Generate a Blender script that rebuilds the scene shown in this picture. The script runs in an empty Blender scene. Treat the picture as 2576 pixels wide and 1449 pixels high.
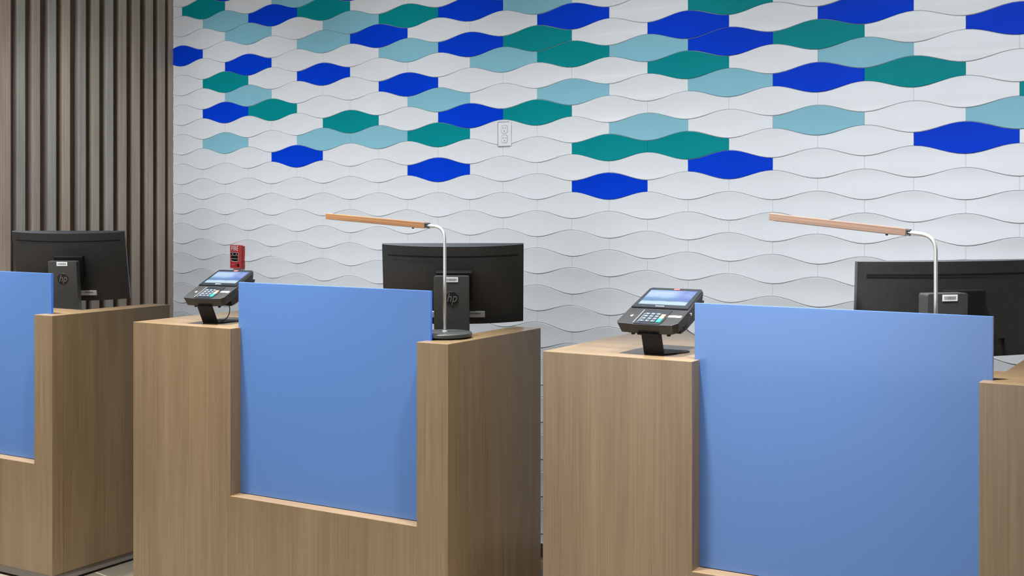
import bpy, bmesh, math, random
from mathutils import Vector, Matrix
random.seed(7)
S = bpy.context.scene
COL = S.collection

# ------------------------------------------------------------ camera
W_PX, H_PX = 2576.0, 1449.0
F_PX = 3180.27                # focal length in pixels
TH = 0.629375644              # yaw: the camera looks this far to the left of the tiled wall's normal
HZ = 500.46                   # pixel row of the horizon
U = 0.18                      # half a wall tile
CAM = Vector((30.199 * U, -24.68 * U, 1.528))
cam = bpy.data.cameras.new('camera')
cam.sensor_fit = 'HORIZONTAL'
cam.sensor_width = 36.0
cam.lens = 36.0 * F_PX / W_PX
cam.shift_y = -(H_PX / 2 - HZ) / W_PX
cam.clip_start = 0.05
co = bpy.data.objects.new('camera', cam)
co.location = CAM
co.rotation_euler = (math.pi / 2, 0, TH)
COL.objects.link(co)
S.camera = co

# ------------------------------------------------------------ world, lights, exposure
w = bpy.data.worlds.new('lobby_daylight')
S.world = w
w.use_nodes = True
wn = w.node_tree.nodes
wn['Background'].inputs[0].default_value = (0.86, 0.92, 1.0, 1)
wn['Background'].inputs[1].default_value = 0.45

def area(name, loc, size, power, color=(1, 0.96, 0.9), rot=(0, 0, 0), spread=180, size_y=None):
    l = bpy.data.lights.new(name, 'AREA')
    l.shape = 'RECTANGLE' if size_y else 'DISK'
    l.size = size
    if size_y: l.size_y = size_y
    l.energy = power
    l.color = color
    l.spread = math.radians(spread)
    o = bpy.data.objects.new(name, l)
    o.location = loc
    o.rotation_euler = rot
    COL.objects.link(o)
    return o

# recessed downlights just in front of the desks; added fill lights: a row for the tiled wall, soft ones above the lobby
for (x, y) in ((0.10, -1.90), (0.80, -1.83), (1.80, -1.74), (2.50, -1.68), (3.55, -1.58), (4.25, -1.52)):
    area('ceiling_downlight', (x, y, 2.97), 0.15, 66, (0.96, 0.98, 1.0), spread=62)
for (x, y) in ((0.45, -1.45), (1.65, -1.45), (2.9, -1.45), (4.15, -1.45), (5.35, -1.45)):
    area('wall_fill_light', (x, y, 2.97), 0.25, 9.0, (0.88, 0.94, 1.0), rot=(math.radians(36), 0, 0), spread=76)  # added, unseen: brightens the tiled wall
for (x, y) in ((0.5, -3.9), (2.8, -3.9), (5.1, -3.9)):
    area('lobby_fill_light', (x, y, 2.97), 1.2, 40, (0.97, 0.98, 1.0), size_y=0.6)  # added soft fill for the desk fronts and glass
# daylight through the glazed lobby front behind the camera
area('lobby_window_light', (2.3, -7.7, 1.5), 4.4, 235, (0.86, 0.93, 1.0), rot=(math.radians(90), 0, 0), size_y=2.6)

S.view_settings.view_transform = 'Standard'
S.view_settings.look = 'None'
S.view_settings.gamma = 1.0
S.view_settings.use_curve_mapping = False
S.view_settings.exposure = -0.79

# ------------------------------------------------------------ where things stand (metres, worked out from the photo)
BE = 0.08688                                     # the desks are turned this far from the wall
EX = Vector((math.cos(BE), math.sin(BE)))
EY = Vector((-math.sin(BE), math.cos(BE)))
RV = Vector((math.cos(TH), math.sin(TH)))
DV = Vector((-math.sin(TH), math.cos(TH)))
C2 = Vector((CAM.x, CAM.y))
CX = 1288.0
HT = 1.067                                       # desk height
def at_height(x, y, z):
    dep = (CAM.z - z) * F_PX / (y - HZ)
    return C2 + RV * ((x - CX) / F_PX * dep) + DV * dep
def at_depth(x, dep):
    return C2 + RV * ((x - CX) / F_PX * dep) + DV * dep
def height_at(y, dep):
    return CAM.z - (y - HZ) / F_PX * dep
def on_line(x, p0, dr):
    q = RV * ((x - CX) / F_PX) + DV
    det = -q.x * dr.y + dr.x * q.y
    b = p0 - C2
    s = (-b.x * dr.y + dr.x * b.y) / det
    return C2 + q * s, s

# ------------------------------------------------------------ materials
def mat(name, base=(0.8, 0.8, 0.8), rough=0.5, metal=0.0, spec=0.5, coat=0.0, emit=None, estr=1.0, coat_rough=0.05):
    m = bpy.data.materials.new(name)
    m.use_nodes = True
    b = m.node_tree.nodes['Principled BSDF']
    b.inputs['Base Color'].default_value = (*base, 1)
    b.inputs['Roughness'].default_value = rough
    b.inputs['Metallic'].default_value = metal
    b.inputs['Specular IOR Level'].default_value = spec
    b.inputs['Coat Weight'].default_value = coat
    b.inputs['Coat Roughness'].default_value = coat_rough
    if emit:
        b.inputs['Emission Color'].default_value = (*emit, 1)
        b.inputs['Emission Strength'].default_value = estr
    return m

def nodes(m):
    return m.node_tree.nodes, m.node_tree.links, m.node_tree.nodes['Principled BSDF']

def noise_tint(m, ca, cb, scale=(1, 1, 1), nscale=5.0, detail=6.0, lo=0.35, hi=0.65, bump=0.0, rough_var=None):
    n, l, b = nodes(m)
    tc = n.new('ShaderNodeTexCoord'); mp = n.new('ShaderNodeMapping')
    mp.inputs['Scale'].default_value = scale
    nz = n.new('ShaderNodeTexNoise'); nz.inputs['Scale'].default_value = nscale; nz.inputs['Detail'].default_value = detail
    cr = n.new('ShaderNodeValToRGB')
    cr.color_ramp.elements[0].position = lo; cr.color_ramp.elements[0].color = (*ca, 1)
    cr.color_ramp.elements[1].position = hi; cr.color_ramp.elements[1].color = (*cb, 1)
    l.new(tc.outputs['Object'], mp.inputs['Vector']); l.new(mp.outputs[0], nz.inputs['Vector'])
    l.new(nz.outputs['Fac'], cr.inputs[0]); l.new(cr.outputs[0], b.inputs['Base Color'])
    if bump:
        bp = n.new('ShaderNodeBump'); bp.inputs['Strength'].default_value = bump; bp.inputs['Distance'].default_value = 0.001
        l.new(nz.outputs['Fac'], bp.inputs['Height']); l.new(bp.outputs[0], b.inputs['Normal'])
    return m

def wood(name, dark, light, axis='Z', fine=60.0, rough=0.42, spec=0.5):
    """straight-grained veneer: fine pores and wide slow figure, both stretched along one axis"""
    m = mat(name, light, rough, spec=spec)
    n, l, b = nodes(m)
    tc = n.new('ShaderNodeTexCoord')
    def layer(across, along, detail, dist=0.0):
        mp = n.new('ShaderNodeMapping')
        s = [across] * 3
        s['XYZ'.index(axis)] = along
        mp.inputs['Scale'].default_value = s
        nz = n.new('ShaderNodeTexNoise'); nz.inputs['Scale'].default_value = 1.0
        nz.inputs['Detail'].default_value = detail; nz.inputs['Distortion'].default_value = dist
        l.new(tc.outputs['Object'], mp.inputs['Vector']); l.new(mp.outputs[0], nz.inputs['Vector'])
        return nz
    a = layer(fine * 4.0, 2.0, 5, 0.15)
    c = layer(fine * 0.16, 0.5, 4, 0.9)
    d = layer(fine * 0.8, 2.6, 6, 0.3)
    mx = n.new('ShaderNodeMix'); mx.data_type = 'FLOAT'; mx.inputs[0].default_value = 0.45
    l.new(a.outputs['Fac'], mx.inputs[2]); l.new(c.outputs['Fac'], mx.inputs[3])
    mx2 = n.new('ShaderNodeMix'); mx2.data_type = 'FLOAT'; mx2.inputs[0].default_value = 0.22
    l.new(mx.outputs[0], mx2.inputs[2]); l.new(d.outputs['Fac'], mx2.inputs[3])
    cr = n.new('ShaderNodeValToRGB')
    cr.color_ramp.elements[0].position = 0.40; cr.color_ramp.elements[0].color = (*dark, 1)
    cr.color_ramp.elements[1].position = 0.62; cr.color_ramp.elements[1].color = (*light, 1)
    l.new(mx2.outputs[0], cr.inputs[0]); l.new(cr.outputs[0], b.inputs['Base Color'])
    bp = n.new('ShaderNodeBump'); bp.inputs['Strength'].default_value = 0.08; bp.inputs['Distance'].default_value = 0.0006
    l.new(a.outputs['Fac'], bp.inputs['Height']); l.new(bp.outputs[0], b.inputs['Normal'])
    return m

M = {}
M['oak'] = wood('oak_laminate', (0.103, 0.066, 0.033), (0.148, 0.099, 0.053), rough=0.29)
M['oak_top'] = wood('oak_laminate_lengthwise_grain', (0.103, 0.066, 0.033), (0.148, 0.099, 0.053), axis='X', rough=0.29)
M['glass'] = mat('frosted_blue_glass', (0.058, 0.122, 0.275), 0.30, spec=0.5, coat=0.25, coat_rough=0.10)
def translucent(m, col, fac):
    n, l, b = nodes(m)
    out = [x for x in n if x.type == 'OUTPUT_MATERIAL'][0]
    tr = n.new('ShaderNodeBsdfTranslucent'); tr.inputs[0].default_value = (*col, 1)
    mx = n.new('ShaderNodeMixShader'); mx.inputs[0].default_value = fac
    l.new(b.outputs[0], mx.inputs[1]); l.new(tr.outputs[0], mx.inputs[2]); l.new(mx.outputs[0], out.inputs['Surface'])
translucent(M['glass'], (0.10, 0.24, 0.60), 0.16)
M['glass_edge'] = mat('glass_edge', (0.03, 0.14, 0.55), 0.15, spec=0.7)
M['plinth'] = mat('brushed_plinth', (0.16, 0.135, 0.115), 0.5, metal=0.3)
M['grout'] = noise_tint(mat('grout', rough=0.9), (0.46, 0.465, 0.47), (0.50, 0.505, 0.51), nscale=40)
M['t_white'] = noise_tint(mat('white_glazed_tile', rough=0.30, spec=0.5, coat=0.15, coat_rough=0.1), (0.77, 0.785, 0.805), (0.79, 0.805, 0.825), nscale=3)
M['t_blue'] = noise_tint(mat('cobalt_tile', rough=0.35, spec=0.05), (0.0005, 0.045, 0.62), (0.0005, 0.050, 0.66), nscale=3)
M['t_teal'] = noise_tint(mat('teal_tile', rough=0.35, spec=0.06), (0.0008, 0.250, 0.270), (0.001, 0.270, 0.290), nscale=3)
M['t_aqua'] = noise_tint(mat('pale_aqua_tile', rough=0.35, spec=0.15), (0.235, 0.510, 0.610), (0.250, 0.530, 0.630), nscale=3)
M['slat_a'] = wood('grey_brown_slat', (0.330, 0.268, 0.213), (0.480, 0.410, 0.340), rough=0.6, fine=40)
M['slat_b'] = wood('greenish_grey_slat', (0.300, 0.280, 0.245), (0.450, 0.420, 0.372), rough=0.6, fine=40)
M['slat_c'] = wood('warm_brown_slat', (0.360, 0.270, 0.200), (0.520, 0.420, 0.335), rough=0.6, fine=40)
M['slat_back'] = wood('dark_slat_backing', (0.190, 0.135, 0.103), (0.280, 0.203, 0.158), rough=0.75, fine=30)
M['base_dark'] = mat('dark_baseboard', (0.05, 0.035, 0.025), 0.6)
M['ceiling'] = noise_tint(mat('ceiling_paint', rough=0.9), (0.72, 0.72, 0.71), (0.76, 0.76, 0.75), nscale=12)
M['mon_back'] = noise_tint(mat('black_plastic', rough=0.42, spec=0.45), (0.025, 0.025, 0.024), (0.030, 0.030, 0.029), nscale=60)
M['mon_col'] = noise_tint(mat('charcoal_plastic', rough=0.40, spec=0.5), (0.045, 0.044, 0.041), (0.052, 0.051, 0.048), nscale=60)
M['mon_edge'] = mat('grey_bezel_plastic', (0.055, 0.057, 0.062), 0.4)
M['black'] = mat('deep_black', (0.006, 0.006, 0.007), 0.6, spec=0.25)
M['emblem'] = mat('emblem_black', (0.010, 0.010, 0.009), 0.3)
M['emblem_text'] = mat('emblem_letters', (0.13, 0.128, 0.12), 0.35)
M['screen_dark'] = mat('unlit_glass', (0.01, 0.01, 0.012), 0.08)
M['paper'] = mat('white_sticker', (0.80, 0.80, 0.79), 0.55)
M['paper_grey'] = mat('grey_sticker', (0.55, 0.54, 0.51), 0.5)
M['ink'] = mat('grey_ink', (0.12, 0.12, 0.12), 0.7)
M['steel'] = mat('satin_nickel', (0.66, 0.65, 0.61), 0.42, metal=0.85)
M['lampwood'] = wood('lamp_bar_wood', (0.120, 0.066, 0.042), (0.215, 0.130, 0.085), axis='X', fine=90, rough=0.4)
M['lampwood_warm'] = wood('lamp_bar_wood_warm', (0.125, 0.053, 0.018), (0.245, 0.120, 0.048), axis='X', fine=90, rough=0.4)
M['lampbase'] = mat('lamp_base_grey', (0.022, 0.024, 0.023), 0.42, spec=0.4)
M['rubber'] = mat('rubber', (0.01, 0.009, 0.008), 0.8)
M['gun'] = mat('gunmetal', (0.10, 0.10, 0.10), 0.4, metal=0.6)
M['term'] = noise_tint(mat('terminal_plastic', rough=0.42, spec=0.28), (0.014, 0.014, 0.014), (0.019, 0.019, 0.019), nscale=80)
M['term_gloss'] = mat('terminal_gloss', (0.012, 0.014, 0.017), 0.10, spec=0.6, coat=0.3)
M['term_dark'] = mat('terminal_underside', (0.009, 0.008, 0.007), 0.55, spec=0.18)
M['key'] = mat('dark_key', (0.035, 0.045, 0.055), 0.35)
M['key_green'] = mat('green_key', (0.01, 0.42, 0.24), 0.4, emit=(0.0, 0.5, 0.3), estr=0.15)
M['key_yellow'] = mat('yellow_key', (0.75, 0.58, 0.16), 0.4)
M['key_red'] = mat('orange_red_key', (0.70, 0.22, 0.09), 0.4)
M['mark'] = mat('white_marks', (0.75, 0.77, 0.78), 0.5)
M['key_mark'] = mat('key_legends', (0.42, 0.45, 0.47), 0.5)
M['red_mark'] = mat('red_badge', (0.85, 0.10, 0.10), 0.4, emit=(1.0, 0.15, 0.12), estr=0.5)
M['red'] = mat('alarm_red', (0.46, 0.028, 0.030), 0.32, coat=0.3)
M['red_edge'] = mat('alarm_red_edge', (0.72, 0.16, 0.14), 0.35)
M['plate'] = mat('outlet_white', (0.78, 0.79, 0.81), 0.4, spec=0.3)
M['slot'] = mat('outlet_slot', (0.05, 0.05, 0.06), 0.7)
M['gap'] = mat('outlet_gap', (0.22, 0.22, 0.24), 0.8)

M['blocker_paint'] = noise_tint(mat('dark_blocker_paint', rough=0.8), (0.20, 0.18, 0.16), (0.22, 0.20, 0.18), nscale=10)  # kept dark so the added right wall bounces little light
# floor: long pale wood-look tiles
def floor_mat():
    m = mat('floor_tile', rough=0.35)
    n, l, b = nodes(m)
    tc = n.new('ShaderNodeTexCoord')
    br = n.new('ShaderNodeTexBrick')
    br.inputs['Color1'].default_value = (0.095, 0.083, 0.060, 1); br.inputs['Color2'].default_value = (0.120, 0.105, 0.078, 1)
    br.inputs['Mortar'].default_value = (0.27, 0.24, 0.18, 1)
    br.inputs['Scale'].default_value = 1.0; br.inputs['Mortar Size'].default_value = 0.004
    br.inputs['Brick Width'].default_value = 0.9; br.inputs['Row Height'].default_value = 0.22
    mp = n.new('ShaderNodeMapping'); mp.inputs['Rotation'].default_value = (0, 0, BE); mp.inputs['Location'].default_value = (0.3, 0.07, 0)
    l.new(tc.outputs['Object'], mp.inputs['Vector']); l.new(mp.outputs[0], br.inputs['Vector'])
    mp2 = n.new('ShaderNodeMapping'); mp2.inputs['Scale'].default_value = (2, 40, 1)
    nz = n.new('ShaderNodeTexNoise'); nz.inputs['Detail'].default_value = 5
    l.new(tc.outputs['Object'], mp2.inputs['Vector']); l.new(mp2.outputs[0], nz.inputs['Vector'])
    mx = n.new('ShaderNodeMix'); mx.data_type = 'RGBA'; mx.blend_type = 'OVERLAY'; mx.inputs[0].default_value = 0.35
    l.new(br.outputs['Color'], mx.inputs[6]); l.new(nz.outputs['Fac'], mx.inputs[7])
    l.new(mx.outputs[2], b.inputs['Base Color'])
    return m
M['floor'] = floor_mat()

def screen_mat():
    """a lit display: sky, blue hill, sea and a pale beach"""
    m = mat('lit_display', (0.01, 0.01, 0.01), 0.1, coat=0.3)
    n, l, b = nodes(m)
    tc = n.new('ShaderNodeTexCoord'); sp = n.new('ShaderNodeSeparateXYZ')
    l.new(tc.outputs['Generated'], sp.inputs[0])
    mp = n.new('ShaderNodeMapping'); mp.inputs['Scale'].default_value = (2.2, 5.0, 1)
    nz = n.new('ShaderNodeTexNoise'); nz.inputs['Scale'].default_value = 1.6; nz.inputs['Detail'].default_value = 5
    l.new(tc.outputs['Generated'], mp.inputs['Vector']); l.new(mp.outputs[0], nz.inputs['Vector'])
    cr = n.new('ShaderNodeValToRGB')
    els = cr.color_ramp.elements
    els[0].position = 0.0; els[0].color = (0.52, 0.72, 0.88, 1)
    els[1].position = 1.0; els[1].color = (0.30, 0.50, 0.90, 1)
    for p, c in ((0.20, (0.60, 0.78, 0.92, 1)), (0.27, (0.10, 0.26, 0.50, 1)), (0.42, (0.16, 0.34, 0.66, 1)), (0.56, (0.42, 0.62, 0.90, 1)), (0.8, (0.55, 0.72, 0.95, 1))):
        e = els.new(p); e.color = c
    ad = n.new('ShaderNodeMath'); ad.operation = 'MULTIPLY_ADD'; ad.inputs[1].default_value = 0.16
    l.new(nz.outputs['Fac'], ad.inputs[0])
    sb = n.new('ShaderNodeMath'); sb.operation = 'SUBTRACT'; sb.inputs[1].default_value = 0.08
    l.new(sp.outputs['Y'], sb.inputs[0]); l.new(sb.outputs[0], ad.inputs[2]); l.new(ad.outputs[0], cr.inputs[0])
    # violet-blue hill at the right of the sky
    rm = n.new('ShaderNodeMapRange'); rm.inputs['From Min'].default_value = 0.52; rm.inputs['From Max'].default_value = 0.78
    l.new(sp.outputs['X'], rm.inputs['Value'])
    ry = n.new('ShaderNodeMapRange'); ry.inputs['From Min'].default_value = 0.22; ry.inputs['From Max'].default_value = 0.32
    l.new(sp.outputs['Y'], ry.inputs['Value'])
    mu = n.new('ShaderNodeMath'); mu.operation = 'MULTIPLY'; l.new(rm.outputs[0], mu.inputs[0]); l.new(ry.outputs[0], mu.inputs[1])
    m2 = n.new('ShaderNodeMath'); m2.operation = 'MULTIPLY'; l.new(mu.outputs[0], m2.inputs[0]); l.new(nz.outputs['Fac'], m2.inputs[1])
    m3 = n.new('ShaderNodeMath'); m3.operation = 'MULTIPLY'; m3.inputs[1].default_value = 1.5; m3.use_clamp = True; l.new(m2.outputs[0], m3.inputs[0])
    mx = n.new('ShaderNodeMix'); mx.data_type = 'RGBA'
    l.new(m3.outputs[0], mx.inputs[0]); l.new(cr.outputs[0], mx.inputs[6]); mx.inputs[7].default_value = (0.13, 0.22, 0.72, 1)
    l.new(mx.outputs[2], b.inputs['Emission Color']); b.inputs['Emission Strength'].default_value = 1.7
    return m
M['display'] = screen_mat()

# ------------------------------------------------------------ mesh helpers
def new_bm(): return bmesh.new()

def quads(bm, loops, mi=0, smooth=False):
    out = []
    for lp in loops:
        vs = [bm.verts.new(v) for v in lp]
        f = bm.faces.new(vs); f.material_index = mi; f.smooth = smooth; out.append(f)
    return out

def add_box(bm, a, b, mi=0, bevel=0.0, seg=2, mtx=None):
    x0, y0, z0 = [min(a[i], b[i]) for i in range(3)]
    x1, y1, z1 = [max(a[i], b[i]) for i in range(3)]
    t = bmesh.new()
    v = [t.verts.new(p) for p in ((x0, y0, z0), (x1, y0, z0), (x1, y1, z0), (x0, y1, z0), (x0, y0, z1), (x1, y0, z1), (x1, y1, z1), (x0, y1, z1))]
    for q in ((0, 3, 2, 1), (4, 5, 6, 7), (0, 1, 5, 4), (1, 2, 6, 5), (2, 3, 7, 6), (3, 0, 4, 7)):
        t.faces.new([v[i] for i in q])
    if bevel > 0:
        bmesh.ops.bevel(t, geom=list(t.edges), offset=bevel, segments=seg, affect='EDGES', profile=0.6)
    merge(bm, t, mi, mtx)

def merge(bm, t, mi=0, mtx=None, smooth=False):
    t.verts.ensure_lookup_table()
    mp = {}
    for v in t.verts:
        p = v.co if mtx is None else mtx @ v.co
        mp[v] = bm.verts.new(p)
    for f in t.faces:
        try:
            g = bm.faces.new([mp[v] for v in f.verts])
            g.material_index = mi; g.smooth = smooth or f.smooth
        except ValueError:
            pass
    t.free()

def add_prism(bm, pts, z0, z1, mi=0, bevel=0.0, mtx=None, taper=1.0, seg=2):
    """outline in the local XY plane, extruded from z0 to z1; taper scales the z0 outline about its centre"""
    t = bmesh.new()
    cx = sum(p[0] for p in pts) / len(pts); cy = sum(p[1] for p in pts) / len(pts)
    lo = [t.verts.new((cx + (p[0] - cx) * taper, cy + (p[1] - cy) * taper, z0)) for p in pts]
    hi = [t.verts.new((p[0], p[1], z1)) for p in pts]
    t.faces.new(list(reversed(lo))); t.faces.new(hi)
    k = len(pts)
    for i in range(k):
        t.faces.new((lo[i], lo[(i + 1) % k], hi[(i + 1) % k], hi[i]))
    bmesh.ops.recalc_face_normals(t, faces=list(t.faces))
    if bevel > 0:
        bmesh.ops.bevel(t, geom=list(t.edges), offset=bevel, segments=seg, affect='EDGES', profile=0.6)
    merge(bm, t, mi, mtx)

def round_rect(x0, y0, x1, y1, r, n=5, rs=None):
    rs = rs or (r, r, r, r)      # bottom-left, bottom-right, top-right, top-left
    pts = []
    for (cx, cy, a0, rr) in ((x0 + rs[0], y0 + rs[0], 180, rs[0]), (x1 - rs[1], y0 + rs[1], 270, rs[1]), (x1 - rs[2], y1 - rs[2], 0, rs[2]), (x0 + rs[3], y1 - rs[3], 90, rs[3])):
        for i in range(n + 1):
            a = math.radians(a0 + 90 * i / n)
            pts.append((cx + rr * math.cos(a), cy + rr * math.sin(a)))
    return pts

def add_tube(bm, path, r, mi=0, n=14, caps=True):
    path = [Vector(p) for p in path]
    rings = []
    up = Vector((0, 0, 1))
    prev = None
    for i, p in enumerate(path):
        if i == 0: t = path[1] - p
        elif i == len(path) - 1: t = p - path[i - 1]
        else: t = (path[i + 1] - p).normalized() + (p - path[i - 1]).normalized()
        t.normalize()
        if prev is None:
            a = t.cross(up)
            if a.length < 1e-3: a = t.cross(Vector((1, 0, 0)))
        else:
            a = prev - t * prev.dot(t)
        a.normalize(); prev = a
        b = t.cross(a)
        rings.append([bm.verts.new(p + (a * math.cos(k * 2 * math.pi / n) + b * math.sin(k * 2 * math.pi / n)) * r) for k in range(n)])
    for i in range(len(rings) - 1):
        for k in range(n):
            f = bm.faces.new((rings[i][k], rings[i][(k + 1) % n], rings[i + 1][(k + 1) % n], rings[i + 1][k]))
            f.smooth = True; f.material_index = mi
    if caps:
        f = bm.faces.new(rings[0]); f.material_index = mi
        f = bm.faces.new(list(reversed(rings[-1]))); f.material_index = mi

def add_lathe(bm, prof, mi=0, n=48, mtx=None):
    t = bmesh.new()
    rings = []
    for (r, z) in prof:
        if r < 1e-6: rings.append([t.verts.new((0, 0, z))])
        else: rings.append([t.verts.new((r * math.cos(2 * math.pi * k / n), r * math.sin(2 * math.pi * k / n), z)) for k in range(n)])
    for a, b in zip(rings, rings[1:]):
        for k in range(n):
            k2 = (k + 1) % n
            if len(a) == 1: t.faces.new((a[0], b[k2], b[k]))
            elif len(b) == 1: t.faces.new((a[k], a[k2], b[0]))
            else: t.faces.new((a[k], a[k2], b[k2], b[k]))
    bmesh.ops.recalc_face_normals(t, faces=list(t.faces))
    merge(bm, t, mi, mtx)

def obj(name, bm, mats, parent=None, smooth_angle=None, recalc=True):
    if recalc: bmesh.ops.recalc_face_normals(bm, faces=list(bm.faces))
    me = bpy.data.meshes.new(name)
    bm.to_mesh(me); bm.free()
    for m in (mats if isinstance(mats, (list, tuple)) else [mats]): me.materials.append(m)
    if smooth_angle is not None:
        for p in me.polygons: p.use_smooth = True
        try: me.set_sharp_from_angle(angle=math.radians(smooth_angle))
        except Exception: pass
    o = bpy.data.objects.new(name, me)
    COL.objects.link(o)
    if parent is not None: o.parent = parent
    return o

def tag(o, label, cat, group=None):
    o['label'] = label; o['category'] = cat
    if group: o['group'] = group
    return o

def thing(name, label, cat, loc, rotz=0.0, group=None, rot=None):
    o = bpy.data.objects.new(name, None)
    o.empty_display_size = 0.05
    COL.objects.link(o)
    o.location = loc
    o.rotation_euler = rot if rot else (0, 0, rotz)
    return tag(o, label, cat, group)

def struct(name, bm, mats, **k):
    o = obj(name, bm, mats, **k); o['kind'] = 'structure'; return o

def text_bm(s, size, shear=0.0, depth=0.0006, spacing=1.0, sx=1.0, bold=0.0):
    """letters as a mesh lying in the local XY plane, centred, facing +Z"""
    c = bpy.data.curves.new('letters', 'FONT')
    c.body = s; c.size = size; c.shear = shear; c.extrude = depth; c.space_character = spacing
    c.align_x = 'CENTER'; c.align_y = 'CENTER'; c.offset = bold
    o = bpy.data.objects.new('letters', c)
    COL.objects.link(o)
    dg = bpy.context.evaluated_depsgraph_get()
    me = bpy.data.meshes.new_from_object(o.evaluated_get(dg))
    bm = bmesh.new(); bm.from_mesh(me)
    bpy.data.objects.remove(o); bpy.data.curves.remove(c); bpy.data.meshes.remove(me)
    for v in bm.verts: v.co.x *= sx
    return bm

# ------------------------------------------------------------ setting: floor, ceiling
CEIL = 3.0
KX = -0.0483                                     # where the tiled wall meets the slatted wall
WX1 = 9.0
bm = new_bm(); add_box(bm, (-3.0, -8.0, -0.05), (WX1, 0.25, 0.0)); struct('floor', bm, M['floor'])
bm = new_bm(); add_box(bm, (-3.0, -8.0, CEIL), (WX1, 0.25, CEIL + 0.05)); struct('ceiling', bm, M['ceiling'])

bm = new_bm(); add_box(bm, (WX1, -8.0, 0.0), (WX1 + 0.1, 0.25, CEIL)); struct('wall_right_blocker', bm, M['blocker_paint'])  # unseen wall added to cut side light from the right

# ------------------------------------------------------------ tiled wall
XN = [0.0237, 0.1903, 0.3644, 0.5409, 0.7114, 0.8923, 1.0699, 1.2508, 1.4343, 1.6125, 1.7951, 1.9778, 2.1603, 2.3421, 2.519,
      2.7027, 2.8832, 3.066, 3.2435, 3.425, 3.6033, 3.7806, 3.9587, 4.1388, 4.3157]
def xn(n):
    if n < 0: return XN[0] + 0.172 * n
    if n <= 24: return XN[n]
    return XN[24] + 0.1797 * (n - 24)
ROW = 0.44012 * U                                # height of a row centre above the next
Z0 = CAM.z + 0.4485                              # centre of row 0
px_tiles = """t 514 28;b 570 -8;a 570 56;a 628 88;a 751 -2;b 690 40;t 816 26;b 884 -18;a 885 56;t 1030 40;b 956 90;a 816 104;b 1186 22;
a 1355 14;a 1029 125;b 1186 110;t 1355 95;b 1442 40;a 1269 152;t 1442 134;b 628 164;b 452 143;t 570 208;b 816 187;b 1029 212;a 628 240;
b 570 284;t 688 277;a 1106 252;b 1186 290;t 1355 282;a 1442 230;t 884 305;t 1106 339;a 570 360;a 816 350;a 956 345;b 751 393;b 1106 425;
a 1633 118;b 1734 62;t 1837 12;b 1837 102;t 2060 87;b 2178 25;b 2567 62;t 1734 162;a 2178 132;a 1837 205;b 2060 193;t 2301 180;
t 2710 218;a 2567 283;b 2432 345;a 2060 300;a 1633 317;t 1536 370;t 1734 365;b 1837 413;b 1536 467"""
colour = {}
for it in px_tiles.replace('\n', '').split(';'):
    c, px, py = it.split(); px = float(px); py = float(py)
    p, dep = on_line(px, Vector((0, 0)), Vector((1, 0)))
    z = height_at(py, dep)
    nc = min(range(-2, 30), key=lambda n: abs(xn(n) - p.x))
    kf = (Z0 - z) / ROW
    # the tile's left joint is nc-1; odd columns carry the even rows
    par = (nc - 1) % 2
    ks = [k for k in range(-12, 30) if (k % 2 == 0) == (par == 1)]
    k = min(ks, key=lambda q: abs(q - kf))
    colour[(nc - 1, k)] = c

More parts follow.
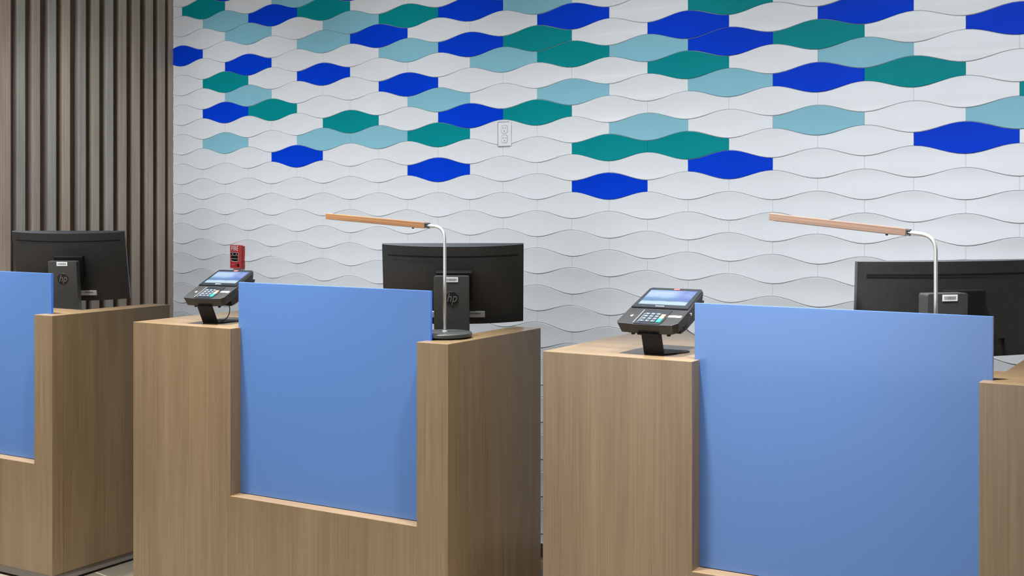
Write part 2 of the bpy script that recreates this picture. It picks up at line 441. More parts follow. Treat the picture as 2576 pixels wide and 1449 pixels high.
def build_wall():
    bm = new_bm()
    # plaster and grout behind the tiles
    add_box(bm, (KX - 0.1, 0.012, 0.0), (WX1, 0.25, CEIL), 0)
    add_box(bm, (KX, -0.0085, 0.06), (WX1, 0.012, CEIL), 0)
    AMP = 0.202 * ROW
    G = 0.0021                                   # half a grout joint
    sag = 0.0040
    MX, MZ = 14, 8
    for k in range(-14, 25):
        zc = Z0 - k * ROW
        if zc + ROW < 0.06 or zc - ROW > CEIL: continue
        n0 = -3 if k % 2 == 0 else -2            # even rows start on odd columns
        n = n0
        while xn(n) < WX1 - 0.4:
            xa, xb = xn(n), xn(n + 2)
            mi = {'b': 2, 't': 3, 'a': 4}.get(colour.get((n, k)), 1)
            n_ = n
            n += 2
            if xb < KX + 0.01: continue
            s_lo = max(0.0, (KX - xa) / (xb - xa))
            zmaxcut = min(CEIL, 99); zmin = 0.06
            if zc - 0.702 * ROW < zmin - 0.05: continue
            grid = []
            for i in range(MX + 1):
                s = s_lo + (1 - s_lo) * i / MX
                x = xa + (xb - xa) * s
                xx = min(max(x, xa + 0.0004 if s_lo == 0 else KX), xb - 0.0004)
                if i == 0 and s_lo > 0: xx = KX
                hh = 0.5 * ROW - AMP * math.cos(2 * math.pi * s) - G
                hh *= 1.0
                row = []
                for j in range(MZ + 1):
                    v = -1 + 2 * j / MZ
                    z = zc + hh * v
                    z = max(z, zmin)
                    z = min(z, CEIL)
                    edge = abs(v)
                    y = -0.0145 + sag * (1 - (hh * v / (0.702 * ROW)) ** 2)
                    row.append((xx, y, z))
                grid.append(row)
            vg = [[bm.verts.new(p) for p in r] for r in grid]
            fl = []
            for i in range(MX):
                for j in range(MZ):
                    f = bm.faces.new((vg[i][j], vg[i + 1][j], vg[i + 1][j + 1], vg[i][j + 1]))
                    f.smooth = True; f.material_index = mi
            # rounded rim: a short bevel, then the side going back to the grout
            per = [(i, 0) for i in range(MX + 1)] + [(MX, j) for j in range(1, MZ + 1)] + [(i, MZ) for i in range(MX - 1, -1, -1)] + [(0, j) for j in range(MZ - 1, 0, -1)]
            cxm = (xa + xb) / 2
            ring1 = []; ring2 = []
            for (i, j) in per:
                p = vg[i][j].co
                ox = 0
                oz = -0.0012 if j == 0 else (0.0012 if j == MZ else 0)
                ring1.append(bm.verts.new((max(p.x + ox, KX), p.y + 0.0010, min(max(p.z + oz, zmin), CEIL))))
                ring2.append(bm.verts.new((max(p.x + ox, KX), -0.008, min(max(p.z + oz, zmin), CEIL))))
            m_ = len(per)
            ring0 = [bm.verts.new(vg[i][j].co) for (i, j) in per]
            for a in range(m_):
                b = (a + 1) % m_
                va, vb = ring0[a], ring0[b]
                f = bm.faces.new((vb, va, ring1[a], ring1[b])); f.material_index = mi
                f = bm.faces.new((ring1[b], ring1[a], ring2[a], ring2[b])); f.material_index = mi
    return struct('wall_back', bm, [M['grout'], M['t_white'], M['t_blue'], M['t_teal'], M['t_aqua']], recalc=False)
build_wall()
bm = new_bm(); add_box(bm, (KX + 0.002, -0.014, 0.0), (WX1, 0.002, 0.058), bevel=0.002)
struct('baseboard_back', bm, M['base_dark'])

# ------------------------------------------------------------ slatted wood wall on the left
VPX = 4430.0
wl = Vector(((VPX - CX), F_PX)).normalized()
WD = RV * wl.x + DV * wl.y                       # along the wall, away from the camera
WN = Vector((WD.y, -WD.x))                       # into the room
K2 = Vector((KX, 0.0))
def slat_wall():
    bm = new_bm()
    def P(s, off, z):
        q = K2 + WD * s + WN * off
        return (q.x, q.y, z)
    def slab(s0, s1, o0, o1, mi, bev=0.0):
        t = bmesh.new()
        add_box(t, (s0, o0, 0.0), (s1, o1, CEIL), 0, bevel=bev)
        mt = Matrix(((WD.x, WN.x, 0, K2.x), (WD.y, WN.y, 0, K2.y), (0, 0, 1, 0), (0, 0, 0, 1)))
        merge(bm, t, mi, mt)
    def s_of(px):
        p, _ = on_line(px, K2, WD)
        return (p - K2).dot(WD)
    slab(s_of(-700), 0.0, -0.30, -0.050, 3)
    edges = [27.7, 64, 101.4, 142, 177, 216.6, 250.5, 285.7, 319, 352.8, 386, 416]
    ss = [s_of(e) for e in edges]
    tone = [2, 1, 0, 1, 2, 1, 0, 1, 0, 0, 0, 0]
    for s, t in zip(ss, tone):
        wd_ = 0.041 if s != ss[0] else 0.11
        slab(s - wd_, s, -0.051, 0.0, t, 0.004)
    slab(s_of(425.5), 0.0, -0.052, 0.0, 0, 0.0)
    s = ss[0] - 0.11 - 0.035
    i = 0
    while s > s_of(-650):
        slab(s - 0.047, s, -0.052, 0.0, (i * 7) % 3, 0.0035)
        s -= 0.082; i += 1
    return struct('wall_left', bm, [M['slat_a'], M['slat_b'], M['slat_c'], M['slat_back']])
slat_wall()

# ------------------------------------------------------------ reception desks
def desk(origin, label, x_l=0.0, x_r=1.42, nl=0.495, nr=1.288, gl=0.480, gr=1.316, wing_l=0.78, wing_r=0.62, rw=0.115, lw=0.40):
    t = thing('reception_desk', label, 'desk', (origin.x, origin.y, 0), BE, 'wood reception desks with blue glass fronts')
    SILL = 0.4730
    FT = 0.0540                                   # thickness of the front panel in front of the glass
    bv = 0.0012
    # front panel with its deep rectangular notch: one U-shaped board
    bm = new_bm()
    pts = [(x_l, 0.04), (x_r, 0.04), (x_r, HT - 0.0), (nr, HT), (nr, SILL), (nl, SILL), (nl, HT), (x_l, HT)]
    m_ = Matrix(((1, 0, 0, 0), (0, 0, 1, 0), (0, 1, 0, 0), (0, 0, 0, 1)))
    add_prism(bm, pts, 0.0, FT, 0, bevel=bv, mtx=m_)
    for f in bm.faces:
        if abs(f.normal.z) > 0.8: pass
    o = obj('front_panel', bm, [M['oak'], M['oak_top']], t)
    for p in o.data.polygons:
        if p.normal.z > 0.9: p.material_index = 1
    # glass
    bm = new_bm()
    add_box(bm, (gl, FT + 0.0005, SILL + 0.0008), (gr, FT + 0.0115, 1.229), 0, bevel=0.0010)
    o = obj('glass_panel', bm, [M['glass'], M['glass_edge']], t)
    for p in o.data.polygons:
        if abs(p.normal.x) > 0.7: p.material_index = 1
    o['label'] = 'glossy translucent blue glass panel standing above the wood'
    # countertop: front strip behind the glass and two wings
    bm = new_bm()
    B0 = FT + 0.016
    xl_, xr_ = x_l + 0.0302, x_r - 0.0302
    top = [(xl_, B0), (xr_, B0), (xr_, wing_r), (x_r - rw, wing_r), (x_r - rw, 0.245), (lw + 0.05, 0.245), (0.24 + (lw - 0.40), 0.61), (0.14 + (lw - 0.40), wing_l), (xl_, wing_l)]
    add_prism(bm, top, HT - 0.030, HT, 0, bevel=bv)
    # the top closes around the two ends of the glass
    add_box(bm, (xl_, FT + 0.0003, HT - 0.03), (gl - 0.002, B0, HT), 0)
    add_box(bm, (gr + 0.002, FT + 0.0003, HT - 0.03), (xr_, B0, HT), 0)
    o = obj('countertop', bm, M['oak_top'], t)
    # side panels
    bm = new_bm(); add_box(bm, (x_r - 0.03, FT + 0.001, 0.04), (x_r, wing_r, HT), bevel=bv); obj('side_panel', bm, M['oak'], t)
    bm = new_bm(); add_box(bm, (x_l, FT + 0.001, 0.04), (x_l + 0.03, wing_l, HT), bevel=bv); obj('side_panel', bm, M['oak'], t)
    # inner faces below the countertop wings
    bm = new_bm(); add_box(bm, (x_r - rw, 0.235, 0.04), (x_r - rw + 0.018, wing_r - 0.002, HT - 0.0305)); obj('inner_panel', bm, M['oak'], t)
    bm = new_bm(); add_box(bm, (x_l + 0.03, 0.225, 0.04), (x_r - rw, 0.243, HT - 0.0305)); obj('back_panel', bm, M['oak'], t)
    # lower worktop on the staff side
    bm = new_bm(); add_box(bm, (x_l + 0.031, 0.244, 0.835), (x_r - rw - 0.001, 0.78, 0.865), bevel=bv); obj('worktop', bm, M['oak_top'], t)
    # plinth
    bm = new_bm()
    add_box(bm, (x_l + 0.004, 0.004, 0.010), (x_r - 0.004, 0.016, 0.040))
    add_box(bm, (x_r - 0.016, 0.016, 0.010), (x_r - 0.004, wing_r - 0.004, 0.040))
    add_box(bm, (x_l + 0.004, 0.016, 0.010), (x_l + 0.016, wing_l - 0.004, 0.040))
    obj('plinth', bm, M['plinth'], t)
    for (x, y) in ((x_l + 0.05, 0.05), (x_r - 0.05, 0.05), (x_r - 0.05, wing_r - 0.05), (x_l + 0.05, wing_l - 0.05)):
        bm = new_bm(); add_lathe(bm, [(0, 0), (0.018, 0), (0.018, 0.04), (0, 0.04)], n=20, mtx=Matrix.Translation((x, y, 0)))
        obj('levelling_foot', bm, M['rubber'], t)
    return t
OM = Vector((1.49429755, -1.44396281)); ORr = Vector((3.25646584, -1.29085473)); OL = Vector((-0.3662107, -1.60274408))
desk(OL, 'wood reception desk cut off by the left edge of the photo', x_l=0.33, x_r=1.4085, nr=1.301, gl=0.49, gr=1.335, nl=0.52, lw=0.45)
desk(OM, 'whole middle wood reception desk with blue glass front, payment terminal and lamp', x_r=1.422, nr=1.301, nl=0.491, gl=0.479, gr=1.317, wing_r=0.593, rw=0.108)
desk(ORr, 'nearest wood reception desk with the largest blue glass front, at the right edge', x_r=1.44, nr=1.262, nl=0.486, gl=0.471, gr=1.2856, rw=0.157, wing_r=0.64)

# ------------------------------------------------------------ desk lamps
def lamp(px_pole, foot_loc, org, label, wmat, bar0, bar1, arm_z, end_px):
    """bar0/bar1: pixel (x, y) of the bar's near and far end centres, on the plane through the pole along the desk"""
    base = org + EX * foot_loc[0] + EY * foot_loc[1]
    t = thing('desk_lamp', label, 'lamp', (base.x, base.y, HT), BE, 'desk lamps with wooden bars')
    def L(px, py):
        p, dep = on_line(px, base, EX)
        return (p - base).dot(EX), height_at(py, dep) - HT
    bm = new_bm()
    add_lathe(bm, [(0, 0.004), (0.086, 0.004), (0.0905, 0.006), (0.0915, 0.010), (0.0905, 0.0165), (0.088, 0.0185), (0, 0.0190)], n=64)
    o = obj('base', bm, M['lampbase'], t, smooth_angle=35)
    bm = new_bm(); add_lathe(bm, [(0, 0), (0.080, 0), (0.080, 0.005), (0, 0.005)], n=48); obj('foot_pad', bm, M['rubber'], t)
    b0 = L(*bar0); b1 = L(*bar1)
    d = Vector((b1[0] - b0[0], 0, b1[1] - b0[1])); ln = d.length; d.normalize()
    # pole, bend and arm
    r = 0.0052
    # arm line passes through b0 with direction d; pole at x=0
    zi = b0[1] + d.z / d.x * (0 - b0[0])
    R = 0.042
    path = [(0, 0, 0.0185), (0, 0, zi - R - 0.12), (0, 0, zi - R - 0.02)]
    p0 = Vector((0, 0, zi - R)); pc = Vector((0, 0, zi)); p1 = pc + d * R
    for i in range(0, 11):
        s = i / 10
        path.append(tuple((1 - s) ** 2 * p0 + 2 * s * (1 - s) * pc + s * s * p1))
    path.append((b0[0] - d.x * 0.02, 0, b0[1] - d.z * 0.02))
    path.append((b0[0] + d.x * 0.03, 0, b0[1] + d.z * 0.03))
    bm = new_bm(); add_tube(bm, path, r, n=18); obj('pole', bm, M['steel'], t)
    bm = new_bm(); add_lathe(bm, [(0.0052, 0.0187), (0.0085, 0.0187), (0.0085, 0.022), (0.0058, 0.0235)], n=24); obj('pole_collar', bm, M['steel'], t)
    # wooden bar
    h = 0.0098
    up = Vector((-d.z, 0, d.x))
    if up.z < 0: up = -up
    side = Vector((0, 1, 0))
    mt = Matrix(((d.x, side.x, up.x, b0[0]), (d.y, side.y, up.y, 0), (d.z, side.z, up.z, b0[1]), (0, 0, 0, 1)))
    e = bpy.data.objects.new('lamp_head', None)
    bm = new_bm(); add_box(bm, (0.0, -0.011, -h), (ln, 0.011, h), bevel=0.0012)
    hd = obj('lamp_bar', bm, wmat, t); hd.matrix_local = mt
    bpy.data.objects.remove(e)
    bm = new_bm()
    add_box(bm, (-0.010, -0.010, h - 0.0045), (0.0, 0.010, h - 0.0008))
    add_box(bm, (-0.010, -0.010, -h + 0.0008), (0.0, 0.010, -h + 0.0045))
    add_box(bm, (-0.002, -0.009, -h + 0.002), (0.0005, 0.009, h - 0.002))
    o = obj('end_cap', bm, M['gun'], hd)
    bm = new_bm(); add_box(bm, (0.03, -0.0095, -h - 0.0010), (ln - 0.015, 0.0095, -h + 0.0002)); obj('light_strip', bm, M['paper_grey'], hd)
    bm = new_bm(); add_lathe(bm, [(0, -0.0045), (0.0035, -0.0040), (0.0040, 0), (0.0040, 0.001), (0, 0.001)], n=16, mtx=Matrix.Translation((0.052, -0.002, -h - 0.0008))); obj('switch', bm, M['black'], hd)
    return t
lamp(1118, (1.303, 0.158), OM, 'slim desk lamp with round dark base and orange-brown wooden bar on the middle desk', M['lampwood_warm'], (1072, 567.2), (824, 543.8), 0, 0)
pr, _ = on_line(2354, ORr + EY * 0.158, EX)
lxr = (pr - ORr).dot(EX)
lamp(2354, (lxr, 0.158), ORr, 'slim desk lamp with wooden bar rising behind the right-hand blue glass', M['lampwood'], (2281, 584.2), (1938, 545.0), 0, 0)

# ------------------------------------------------------------ all-in-one computers, seen from the back
def computer(px_col, dep_col, psi, label, z_top_col, px_panel_c, dep_panel, z_top, z_bot, width=0.51, desk_top=0.865, tilt=16.0, extra=False):
    """psi: turn of the panel away from square-on to the camera"""
    c = at_depth(px_col, dep_col)
    rot = TH + math.radians(psi)
    t = thing('desktop_computer', label, 'computer', (c.x, c.y, desk_top), rot, 'all-in-one computers on the desks')
    ax = Vector((math.cos(rot), math.sin(rot))); ay = Vector((-math.sin(rot), math.cos(rot)))
    pc = at_depth(px_panel_c, dep_panel)
    rel = pc - c
    ox, oy = rel.dot(ax), rel.dot(ay)
    zc = (z_top + z_bot) / 2 - desk_top
    ta = math.radians(tilt)
    hh = (z_top - z_bot) / 2 / math.cos(ta)
    hw = width / 2
    # panel frame: x across, z up along the tilted panel, y away from the camera; top leans to the camera
    pm = Matrix.Translation((ox, oy, zc)) @ Matrix.Rotation(ta, 4, 'X')
    bm = new_bm()
    # curved back shell
    NX, NZ = 24, 10
    def back(i, j):
        x = -hw + 2 * hw * i / NX
        z = -hh + 2 * hh * j / NZ
        u = abs(x / hw)
        bulge = 0.030 * (1 - u ** 2.4)
        return Vector((x, -0.006 - bulge, z))
    g = [[bm.verts.new(back(i, j)) for j in range(NZ + 1)] for i in range(NX + 1)]
    for i in range(NX):
        for j in range(NZ):
            f = bm.faces.new((g[i][j], g[i + 1][j], g[i + 1][j + 1], g[i][j + 1])); f.smooth = True
    fr = [[bm.verts.new((-hw + 2 * hw * i / NX, 0.008, zz)) for i in range(NX + 1)] for zz in (-hh, hh)]
    for i in range(NX):
        f = bm.faces.new((g[i][NZ], g[i + 1][NZ], fr[1][i + 1], fr[1][i])); f.material_index = 1
        f = bm.faces.new((g[i + 1][0], g[i][0], fr[0][i], fr[0][i + 1]))
    cl = bm.faces.new([g[0][j] for j in range(NZ + 1)] + [fr[1][0], fr[0][0]]); cl.material_index = 1
    cl = bm.faces.new([g[NX][j] for j in range(NZ, -1, -1)] + [fr[0][NX], fr[1][NX]]); cl.material_index = 1
    bm.faces.new([fr[0][i] for i in range(NX + 1)] + [fr[1][i] for i in range(NX, -1, -1)])
    sh = obj('monitor_shell', bm, [M['mon_back'], M['mon_edge']], t, smooth_angle=28)
    sh.matrix_local = pm
    bm = new_bm(); add_box(bm, (-hw + 0.012, 0.008, -hh + 0.02), (hw - 0.012, 0.0095, hh - 0.012)); obj('screen', bm, M['screen_dark'], sh)
    # vent groove near the top
    bm = new_bm()
    zg = hh - 0.038
    for i in range(24):
        xa = -hw * 0.92 + 2 * hw * 0.92 * i / 24; xb = -hw * 0.92 + 2 * hw * 0.92 * (i + 1) / 24
        ya = -0.0065 - 0.030 * (1 - abs(xa / hw) ** 2.4); yb = -0.0065 - 0.030 * (1 - abs(xb / hw) ** 2.4)
        quads(bm, [((xa, ya - 0.0012, zg - 0.003), (xb, yb - 0.0012, zg - 0.003), (xb, yb - 0.0012, zg + 0.003), (xa, ya - 0.0012, zg + 0.003))])
        quads(bm, [((xa, ya + 0.001, zg - 0.003), (xa, ya + 0.001, zg + 0.003), (xb, yb + 0.001, zg + 0.003), (xb, yb + 0.001, zg - 0.003))])
    obj('vent_slot', bm, M['black'], sh)
    # mount block behind the stand
    bm = new_bm(); add_box(bm, (-0.060, -0.058, -0.05), (0.070, -0.030, 0.058), bevel=0.003); obj('mount', bm, M['black'], sh)
    # port cover and sticker strip along the bottom
    if extra:
        bm = new_bm(); add_box(bm, (0.150, -0.0345, -hh + 0.001), (0.153, -0.0305, -hh + 0.052)); add_box(bm, (0.132, -0.0350, -hh + 0.0505), (0.150, -0.0310, -hh + 0.052)); obj('port_groove', bm, M['black'], sh)
    bm = new_bm(); add_box(bm, (-0.105, -0.0385, -hh + 0.026), (0.060 if extra else 0.115, -0.034, -hh + 0.050), bevel=0.002); stp = obj('service_label', bm, M['paper_grey'], sh)
    bm = new_bm(); add_box(bm, (0.020 if extra else 0.060, -0.0390, -hh + 0.040), (0.050 if extra else 0.098, -0.0383, -hh + 0.0435)); obj('print', bm, M['ink'], stp)
    # stand column; leans like the panel
    zt = z_top_col - desk_top
    cw = 0.063
    bm = new_bm()
    lean = math.tan(ta)
    H = zt
    pts = round_rect(-cw, 0.0, cw, H, 0.006, rs=(0.001, 0.001, 0.007, 0.007))
    m2 = Matrix(((1, 0, 0, 0), (0, -lean * 0.6, 1, lean * 0.6 * H), (0, 1, 0, 0), (0, 0, 0, 1)))
    add_prism(bm, pts, 0.0, 0.045, 0, bevel=0.0015, mtx=m2)
    st = obj('stand', bm, M['mon_col'], t)
    # front plane of the column: point (x, y(z), z) with y = lean*.6*(H - z)
    def face_m(x, z, off=0.0004):
        a = math.atan(lean * 0.6)
        y = lean * 0.6 * (H - z)
        # local x -> x, local y -> up the face, local z -> toward the camera
        yv = Vector((0, -math.sin(a), math.cos(a))); zv = Vector((0, -math.cos(a), -math.sin(a)))
        o_ = Vector((x, y, z)) + zv * off
        return Matrix(((1, yv.x, zv.x, o_.x), (0, yv.y, zv.y, o_.y), (0, yv.z, zv.z, o_.z), (0, 0, 0, 1)))
    bm = new_bm(); add_lathe(bm, [(0, 0.0008), (0.0235, 0.0008), (0.0245, 0.0), (0.0245, -0.001), (0, -0.001)], n=48)
    em = obj('emblem', bm, M['emblem'], st); em.matrix_local = face_m(0.0, H - 0.079)
    em['label'] = 'round black emblem with two slanted grey letters'
    tb = text_bm('hp', 0.046, shear=0.28, depth=0.0004, sx=0.80, bold=0.0)
    for v in tb.verts: v.co.z += 0.0013; v.co.y += 0.0004
    # long strokes reaching the rim of the disc
    tt = bmesh.new(); merge(tt, tb, 0)
    lt = obj('emblem_letters', tt, M['emblem_text'], em)
    bm = new_bm(); add_box(bm, (-0.0235, -0.009, 0), (0.0235, 0.009, 0.0006), bevel=0.0)
    la = obj('barcode_sticker', bm, M['paper'], st); la.matrix_local = face_m(0.0 if not extra else 0.006, H - 0.0125)
    bm = new_bm()
    x = -0.018
    rr = random.Random(5)
    while x < 0.0175:
        wv = rr.choice((0.0006, 0.0009, 0.0015))
        add_box(bm, (x, -0.0045 + rr.choice((0, 0.0005)), 0.0006), (x + wv, 0.0045, 0.0009))
        x += wv + rr.choice((0.0007, 0.001, 0.0014))
    obj('barcode', bm, M['ink'], la)
    # foot plate
    bm = new_bm(); add_prism(bm, round_rect(-0.085, 0.022, 0.085, 0.17, 0.02), 0.0, 0.010, 0, bevel=0.002); obj('foot_plate', bm, M['mon_col'], t)
    # cable
    bm = new_bm()
    pts = []
    for i in range(15):
        s = i / 14
        pts.append((-0.085 + 0.055 * s + 0.01 * math.sin(3.0 * s), 0.06 + 0.02 * s, 0.22 - 0.208 * s))
    add_tube(bm, pts, 0.0032, n=8); obj('cable', bm, M['black'], t)
    return t
def zpx(y, dep): return height_at(y, dep)
computer(155.5, 5.62, 1.0, 'black computer seen from behind in front of the slatted wood wall', zpx(657.5, 5.60), 180.5, 5.80, zpx(582, 5.74), zpx(749.5, 5.84))
computer(1135.5, 4.47, 0.5, 'black computer seen from behind on the middle desk, lamp pole in front of it', zpx(695.5, 4.45), 1140.5, 4.60, zpx(613.5, 4.55), zpx(806, 4.64))
computer(2385, 3.50, 14.0, 'black computer seen from behind, cut off by the right edge of the photo', zpx(739.5, 3.48), 2395, 3.66, 1.351, 1.074, width=0.62, tilt=3.0, extra=True)

# ------------------------------------------------------------ payment terminals
def terminal(px_bl, org, label, foot_x, foot_y, cable_side=1, turn=0.0, wscale=1.0, zbl=1.1605):
    TILT = math.radians(20.5)
    pbl = at_height(px_bl[0], px_bl[1], zbl)
    rel = pbl - org
    lx, ly = rel.dot(EX), rel.dot(EY)
    base = org + EX * foot_x + EY * foot_y
    A = BE + turn
    t = thing('payment_terminal', label, 'card reader', (base.x, base.y, HT), A, 'payment terminals on the desks')
    rb = pbl - base
    bx, by = rb.x * math.cos(A) + rb.y * math.sin(A), -rb.x * math.sin(A) + rb.y * math.cos(A)
    # face frame: x across, y up the slope, z out of the face; origin at the face's lower left corner
    ct, st_ = math.cos(TILT), math.sin(TILT)
    fm = Matrix(((wscale, 0, 0, bx), (0, ct, -st_, by), (0, st_, ct, zbl - HT), (0, 0, 0, 1)))
    W, Lg = 0.196, 0.248
    V1 = 0.103                                   # where the keypad part ends and the display part begins
    body = new_bm()
    out = [(0.0, 0.010), (0.006, 0.0), (0.060, -0.004), (0.136, -0.004), (0.182, 0.0), (0.196, 0.016), (0.196, V1), (0.192, 0.150), (0.190, Lg - 0.014), (0.180, Lg), (0.016, Lg), (0.006, Lg - 0.010), (0.004, 0.150), (0.0, V1)]
    add_prism(body, out, -0.034, 0.0, 0, bevel=0.0022, taper=0.93)
    # deeper belly under the display half, with the connector bay
    add_prism(body, [(0.020, 0.075), (0.178, 0.075), (0.186, 0.110), (0.186, Lg - 0.004), (0.014, Lg - 0.004), (0.012, 0.110)], -0.070, -0.030, 0, bevel=0.003, taper=0.84)
    bo = obj('body', body, M['term'], t); bo.matrix_local = fm
    bm = new_bm()
    add_prism(bm, [(0.006, V1 + 0.002), (0.190, V1 + 0.002), (0.186, Lg - 0.010), (0.178, Lg - 0.002), (0.018, Lg - 0.002), (0.010, Lg - 0.010)], 0.0, 0.0055, 0, bevel=0.0018)
    bz = obj('display_bezel', bm, M['term_gloss'], bo)
    bm = new_bm(); quads(bm, [((0, 0, 0), (0.154, 0, 0), (0.154, 0.103, 0), (0, 0.103, 0))]); 
    dsp = obj('display', bm, M['display'], bz); dsp.location = (0.021, V1 + 0.021, 0.0060)
    dsp['label'] = 'lit display showing blue sky, sea and pale sand'
    bm = new_bm(); add_prism(bm, round_rect(0.093, Lg - 0.0155, 0.113, Lg - 0.0085, 0.0032, 4), 0.0056, 0.0066); obj('badge', bm, M['red_mark'], bz)
    bm = new_bm()
    for i in range(9): add_box(bm, (0.083 + i * 0.0032, V1 + 0.0095, 0.0056), (0.0853 + i * 0.0032, V1 + 0.0120, 0.0061))
    obj('small_print', bm, M['mark'], bz)
    # keypad well and keys
    bm = new_bm()
    add_prism(bm, [(0.059, -0.002), (0.142, -0.002), (0.146, 0.020), (0.146, 0.094), (0.064, 0.094), (0.059, 0.084)], 0.0001, 0.0022, 0, bevel=0.0006)
    kp = obj('keypad', bm, M['term_gloss'], bo)
    bm = new_bm()
    add_box(bm, (0.0555, 0.004, 0.0002), (0.0570, 0.092, 0.0022)); add_box(bm, (0.068, 0.008, 0.0022), (0.0688, 0.070, 0.0030))
    obj('silver_trim', bm, M['steel'], bo)
    for r_ in range(4):
        for c_ in range(3):
            x = 0.072 + c_ * 0.0175; y = 0.010 + r_ * 0.0155
            bm = new_bm(); add_box(bm, (x, y, 0.0022), (x + 0.0150, y + 0.0125, 0.0042), bevel=0.0007)
            key = obj('key', bm, M['key'], kp)
            bm = new_bm(); add_box(bm, (x + 0.0050, y + 0.0048, 0.0042), (x + 0.0075, y + 0.0088, 0.0045))
            if r_: add_box(bm, (x + 0.0085, y + 0.0058, 0.0042), (x + 0.0120, y + 0.0076, 0.0045))
            obj('key_legend', bm, M['key_mark'], kp)
    for (y, h_, mm, nm) in ((0.010, 0.023, 'key_green', 'enter_key'), (0.0355, 0.0115, 'key_yellow', 'clear_key'), (0.0495, 0.0115, 'key_red', 'cancel_key')):
        bm = new_bm(); add_box(bm, (0.1265, y, 0.0022), (0.1395, y + h_, 0.0046), bevel=0.0007); obj(nm, bm, M[mm], kp)
    # contactless mark
    bm = new_bm()
    for k, r0 in enumerate((0.0035, 0.0065, 0.0095)):
        for i in range(7):
            a0 = math.radians(-38 + 76 * i / 7); a1 = math.radians(-38 + 76 * (i + 1) / 7)
            quads(bm, [tuple((0.024 + rr * math.cos(a), 0.052 + rr * math.sin(a), 0.0006) for rr, a in ((r0, a0), (r0 + 0.0014, a0), (r0 + 0.0014, a1), (r0, a1)))])
    obj('contactless_mark', bm, M['mark'], bo)
    bm = new_bm(); add_box(bm, (0.148, 0.052, 0.0002), (0.1885, 0.064, 0.0009)); obj('sticker', bm, M['paper'], bo)
    # card slot lip and rubber bumps below
    bm = new_bm(); add_box(bm, (0.068, -0.0052, -0.034), (0.136, 0.010, -0.029), bevel=0.001)
    add_lathe(bm, [(0, 0), (0.006, 0), (0.006, 0.008), (0, 0.008)], n=16, mtx=Matrix.Translation((0.045, 0.016, -0.042)))
    add_lathe(bm, [(0, 0), (0.006, 0), (0.006, 0.008), (0, 0.008)], n=16, mtx=Matrix.Translation((0.160, 0.016, -0.042)))
    obj('card_slot', bm, M['term_dark'], bo)
    for y in (0.11, 0.15):
        bm = new_bm(); add_box(bm, (0.1925, y, -0.020), (0.1965, y + 0.006, -0.013), bevel=0.0008)
        obj('side_screw', bm, M['steel'], bo)
    # bent steel stand: top plate under the body, leaning neck, base plate with a slot
    bm = new_bm()
    nw = 0.032
    T = 0.004
    c = Vector((0.0, 0.0, 0.0))
    pn = fm @ Vector((0.098, 0.012, -0.0375)); neck_top = Vector((0, pn.y, pn.z)); neck_bot = Vector((0, 0.0, 0.0))
    def sheet(p, q, wdt, th=T):
        dd = (q - p).normalized(); nn = Vector((0, -dd.z, dd.y))
        vs = []
        for s_ in (p, q):
            for sx_ in (-1, 1):
                for k_ in (0, 1):
                    vs.append(bm.verts.new(s_ + Vector((sx_ * wdt, 0, 0)) + nn * th * k_))
        idx = ((0, 2, 3, 1), (4, 5, 7, 6), (0, 1, 5, 4), (2, 6, 7, 3), (0, 4, 6, 2), (1, 3, 7, 5))
        for q_ in idx: bm.faces.new([vs[i] for i in q_])
    sheet(neck_bot + Vector((0, 0, 0.002)), neck_top, nw)
    sheet(neck_top, neck_top + Vector((0, 0.10 * ct, 0.10 * st_)), nw)
    obj('stand_neck', bm, M['term_dark'], t)
    bm = new_bm()
    outer = [(-nw, 0.0), (nw, 0.0), (0.055, 0.050), (0.068, 0.085), (0.068, 0.105), (0.058, 0.118), (-0.040, 0.118), (-0.050, 0.108), (-0.048, 0.050)]
    add_prism(bm, outer, 0.0, 0.0035, 0, bevel=0.0008)
    obj('stand_base', bm, M['term_dark'], t)
    # power cable from the connector bay down to the desk behind the stand
    bm = new_bm()
    pts = []
    if cable_side > 0:
        a = fm @ Vector((0.180, 0.075, -0.040)); b_ = Vector((bx + 0.33, by + 0.06, 0.01)); mid = (a + b_) / 2 + Vector((0, 0, -0.004))
    else:
        a = fm @ Vector((0.165, 0.070, -0.045)); b_ = Vector((nw + 0.002, 0.012, 0.006)); mid = Vector((nw + 0.050, 0.02, 0.022))
    for i in range(13):
        s = i / 12
        pts.append(tuple((1 - s) ** 2 * a + 2 * s * (1 - s) * mid + s * s * b_))
    add_tube(bm, pts, 0.0018, n=8); obj('cable', bm, M['black'], t)
    return t
terminal((1548.0, 811.0), ORr, 'black payment terminal with lit screen and coloured keys on the right-hand desk', 0.325, 0.098)
terminal((458.5, 748.5), OM, 'black payment terminal with lit screen on the middle desk below the fire alarm', 0.288, 0.112, cable_side=-1, turn=math.radians(11), wscale=0.88, zbl=1.1645)

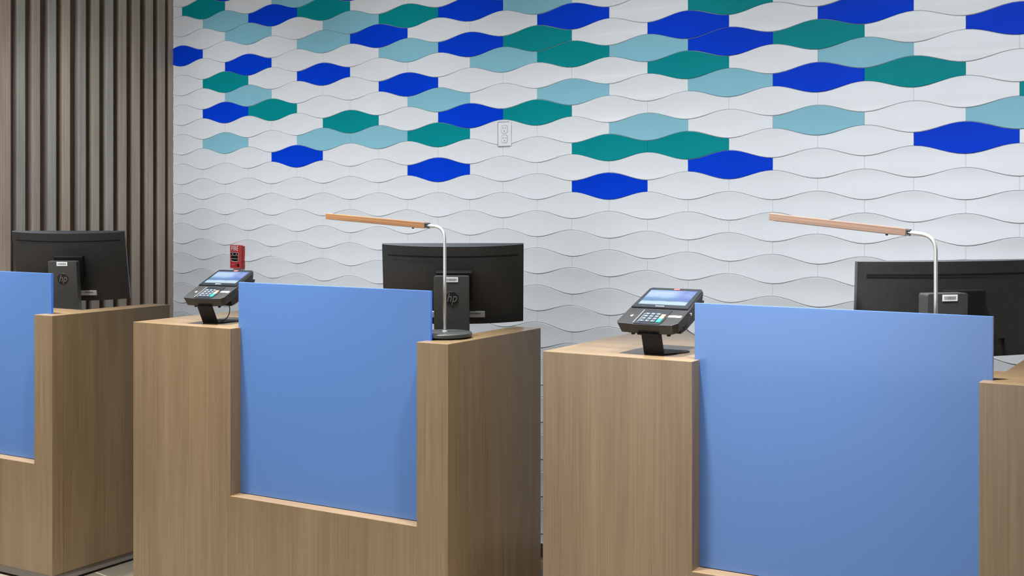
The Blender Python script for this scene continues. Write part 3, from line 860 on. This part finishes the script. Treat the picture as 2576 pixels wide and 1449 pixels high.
# ------------------------------------------------------------ fire alarm pull station
def alarm():
    p, dep = on_line(620.5, Vector((0, 0)), Vector((1, 0)))
    xr = p.x; d = 0.024
    zt, zb = height_at(616.5, dep), height_at(675.5, dep)
    wd = 0.087
    YB = -0.013
    t = thing('fire_alarm_pull_station', 'small red fire alarm pull station mounted on the white tiles', 'fire alarm', (xr, YB, zb))
    h = zt - zb
    bm = new_bm(); add_box(bm, (-wd, -d * 0.4, 0.002), (0, 0.0, h - 0.004), bevel=0.002)
    add_box(bm, (-wd + 0.002, -d, 0.0), (-0.004, -d * 0.35, h), bevel=0.004)
    hs = obj('housing', bm, M['red'], t)
    bm = new_bm()
    F = -d - 0.0003
    for (a, b) in (((-0.0095, 0.006), (-0.0075, h - 0.006)),):
        add_box(bm, (a[0], F - 0.0006, a[1]), (b[0], F + 0.001, b[1]))
    add_box(bm, (-wd + 0.004, F - 0.0006, 0.002), (-0.008, F + 0.001, 0.0045))
    obj('raised_edge', bm, M['red_edge'], t)
    # white outlined window with the black T-bar
    x0, x1 = -wd + 0.012, -0.020
    z1 = h * 0.70; z0 = h * 0.31
    bm = new_bm()
    add_box(bm, (x0, F - 0.0004, z0), (x0 + 0.002, F + 0.001, z1)); add_box(bm, (x1 - 0.002, F - 0.0004, z0), (x1, F + 0.001, z1))
    add_box(bm, (x0, F - 0.0004, z1 - 0.0015), (x1, F + 0.001, z1))
    xm = (x0 + x1) / 2
    quads(bm, [((x0, F - 0.0004, z0 + 0.001), (xm, F - 0.0004, z0 - 0.004), (xm, F - 0.0004, z0 - 0.002), (x0, F - 0.0004, z0 + 0.003))])
    quads(bm, [((xm, F - 0.0004, z0 - 0.004), (x1, F - 0.0004, z0 + 0.001), (x1, F - 0.0004, z0 + 0.003), (xm, F - 0.0004, z0 - 0.002))])
    obj('window_outline', bm, M['mark'], t)
    bm = new_bm()
    add_box(bm, (x0 + 0.003, F - 0.006, h * 0.57), (x1 - 0.003, F + 0.001, z1 - 0.003), bevel=0.001)
    add_box(bm, (x0 + 0.003, F - 0.0040, h * 0.435), (x1 - 0.003, F + 0.001, h * 0.545), bevel=0.001)
    add_prism(bm, [(x0 + 0.003, h * 0.405), (x0 + 0.003, h * 0.345), (xm, h * 0.315), (x1 - 0.003, h * 0.345), (x1 - 0.003, h * 0.405)], -F - 0.001, -F + 0.002, 0, mtx=Matrix(((1, 0, 0, 0), (0, 0, -1, 0), (0, 1, 0, 0), (0, 0, 0, 1))))
    hd = obj('pull_handle', bm, M['black'], t)
    bm = new_bm()
    add_box(bm, (x0 + 0.003, F - 0.0042, h * 0.548), (x1 - 0.003, F - 0.001, h * 0.566))
    add_box(bm, (x0 + 0.003, F - 0.0042, h * 0.41), (x1 - 0.003, F - 0.0004, h * 0.428))
    for (a, b) in ((0.022, 0.032), (0.050, 0.058)): add_box(bm, (x0 - 0.008 + a, F - 0.0066, h * 0.605), (x0 - 0.008 + b, F - 0.006, h * 0.64))
    obj('handle_lettering', bm, M['paper_grey'], hd)
    tb = text_bm('FIRE', 0.033, depth=0.0003, sx=0.80, bold=0.0003, spacing=1.12)
    m_ = Matrix(((1, 0, 0, (-wd - 0.008) / 2), (0, 0, -1, F - 0.0005), (0, 1, 0, h * 0.852), (0, 0, 0, 1)))
    tt = bmesh.new(); merge(tt, tb, 0, m_); obj('lettering', tt, M['mark'], t)
    bm = new_bm(); add_lathe(bm, [(0, 0.001), (0.008, 0.001), (0.008, -0.002), (0, -0.002)], n=24, mtx=Matrix.Translation((-0.022, F, h * 0.14)) @ Matrix.Rotation(math.pi / 2, 4, 'X')); obj('key_lock', bm, M['black'], t)
    bm = new_bm(); add_box(bm, (-wd + 0.012, F - 0.0004, h * 0.16), (-wd + 0.040, F + 0.0005, h * 0.185)); obj('small_print', bm, M['red_edge'], t)
alarm()

# ------------------------------------------------------------ wall outlet
def outlet():
    z0, z1 = 1.757, 1.863
    x0, x1 = 2.136, 2.208
    Y = -0.013
    t = thing('wall_outlet', 'white double power outlet set in the tiles below the blue and teal tiles', 'power outlet', ((x0 + x1) / 2, Y, z0))
    hw = (x1 - x0) / 2; h = z1 - z0
    bm = new_bm(); add_box(bm, (-hw - 0.0015, -0.0022, -0.0010), (hw - 0.012, 0.006, h + 0.0010)); obj('cutout', bm, M['gap'], t)
    bm = new_bm(); add_box(bm, (-hw + 0.0015, -0.0025, 0.0015), (hw, 0.004, h - 0.0015), bevel=0.0008); obj('cover_plate', bm, M['plate'], t)
    for zc in (h * 0.30, h * 0.70):
        bm = new_bm(); add_prism(bm, round_rect(-0.015, zc - 0.0165, 0.015, zc + 0.0165, 0.008), 0.0026, 0.0036, 0, bevel=0.0003, mtx=Matrix(((1, 0, 0, 0), (0, 0, -1, 0), (0, 1, 0, 0), (0, 0, 0, 1))))
        rc = obj('receptacle', bm, M['plate'], t)
        bm = new_bm()
        add_box(bm, (-0.007, -0.0041, zc + 0.001), (-0.0052, -0.0030, zc + 0.009)); add_box(bm, (0.0052, -0.0041, zc + 0.002), (0.007, -0.0030, zc + 0.008))
        add_box(bm, (-0.002, -0.0041, zc - 0.010), (0.002, -0.0030, zc - 0.006))
        obj('slots', bm, M['slot'], rc)
        bm = new_bm(); add_prism(bm, round_rect(-0.0165, zc - 0.018, 0.0165, zc + 0.018, 0.009), 0.0024, 0.0029, 0, mtx=Matrix(((1, 0, 0, 0), (0, 0, -1, 0), (0, 1, 0, 0), (0, 0, 0, 1)))); obj('seam', bm, M['gap'], t)
    bm = new_bm(); add_lathe(bm, [(0, 0.0034), (0.003, 0.0031), (0.003, 0.0015), (0, 0.0015)], n=16, mtx=Matrix.Translation((0, 0, h / 2)) @ Matrix.Rotation(math.pi / 2, 4, 'X')); obj('screw', bm, M['plate'], t)
outlet()
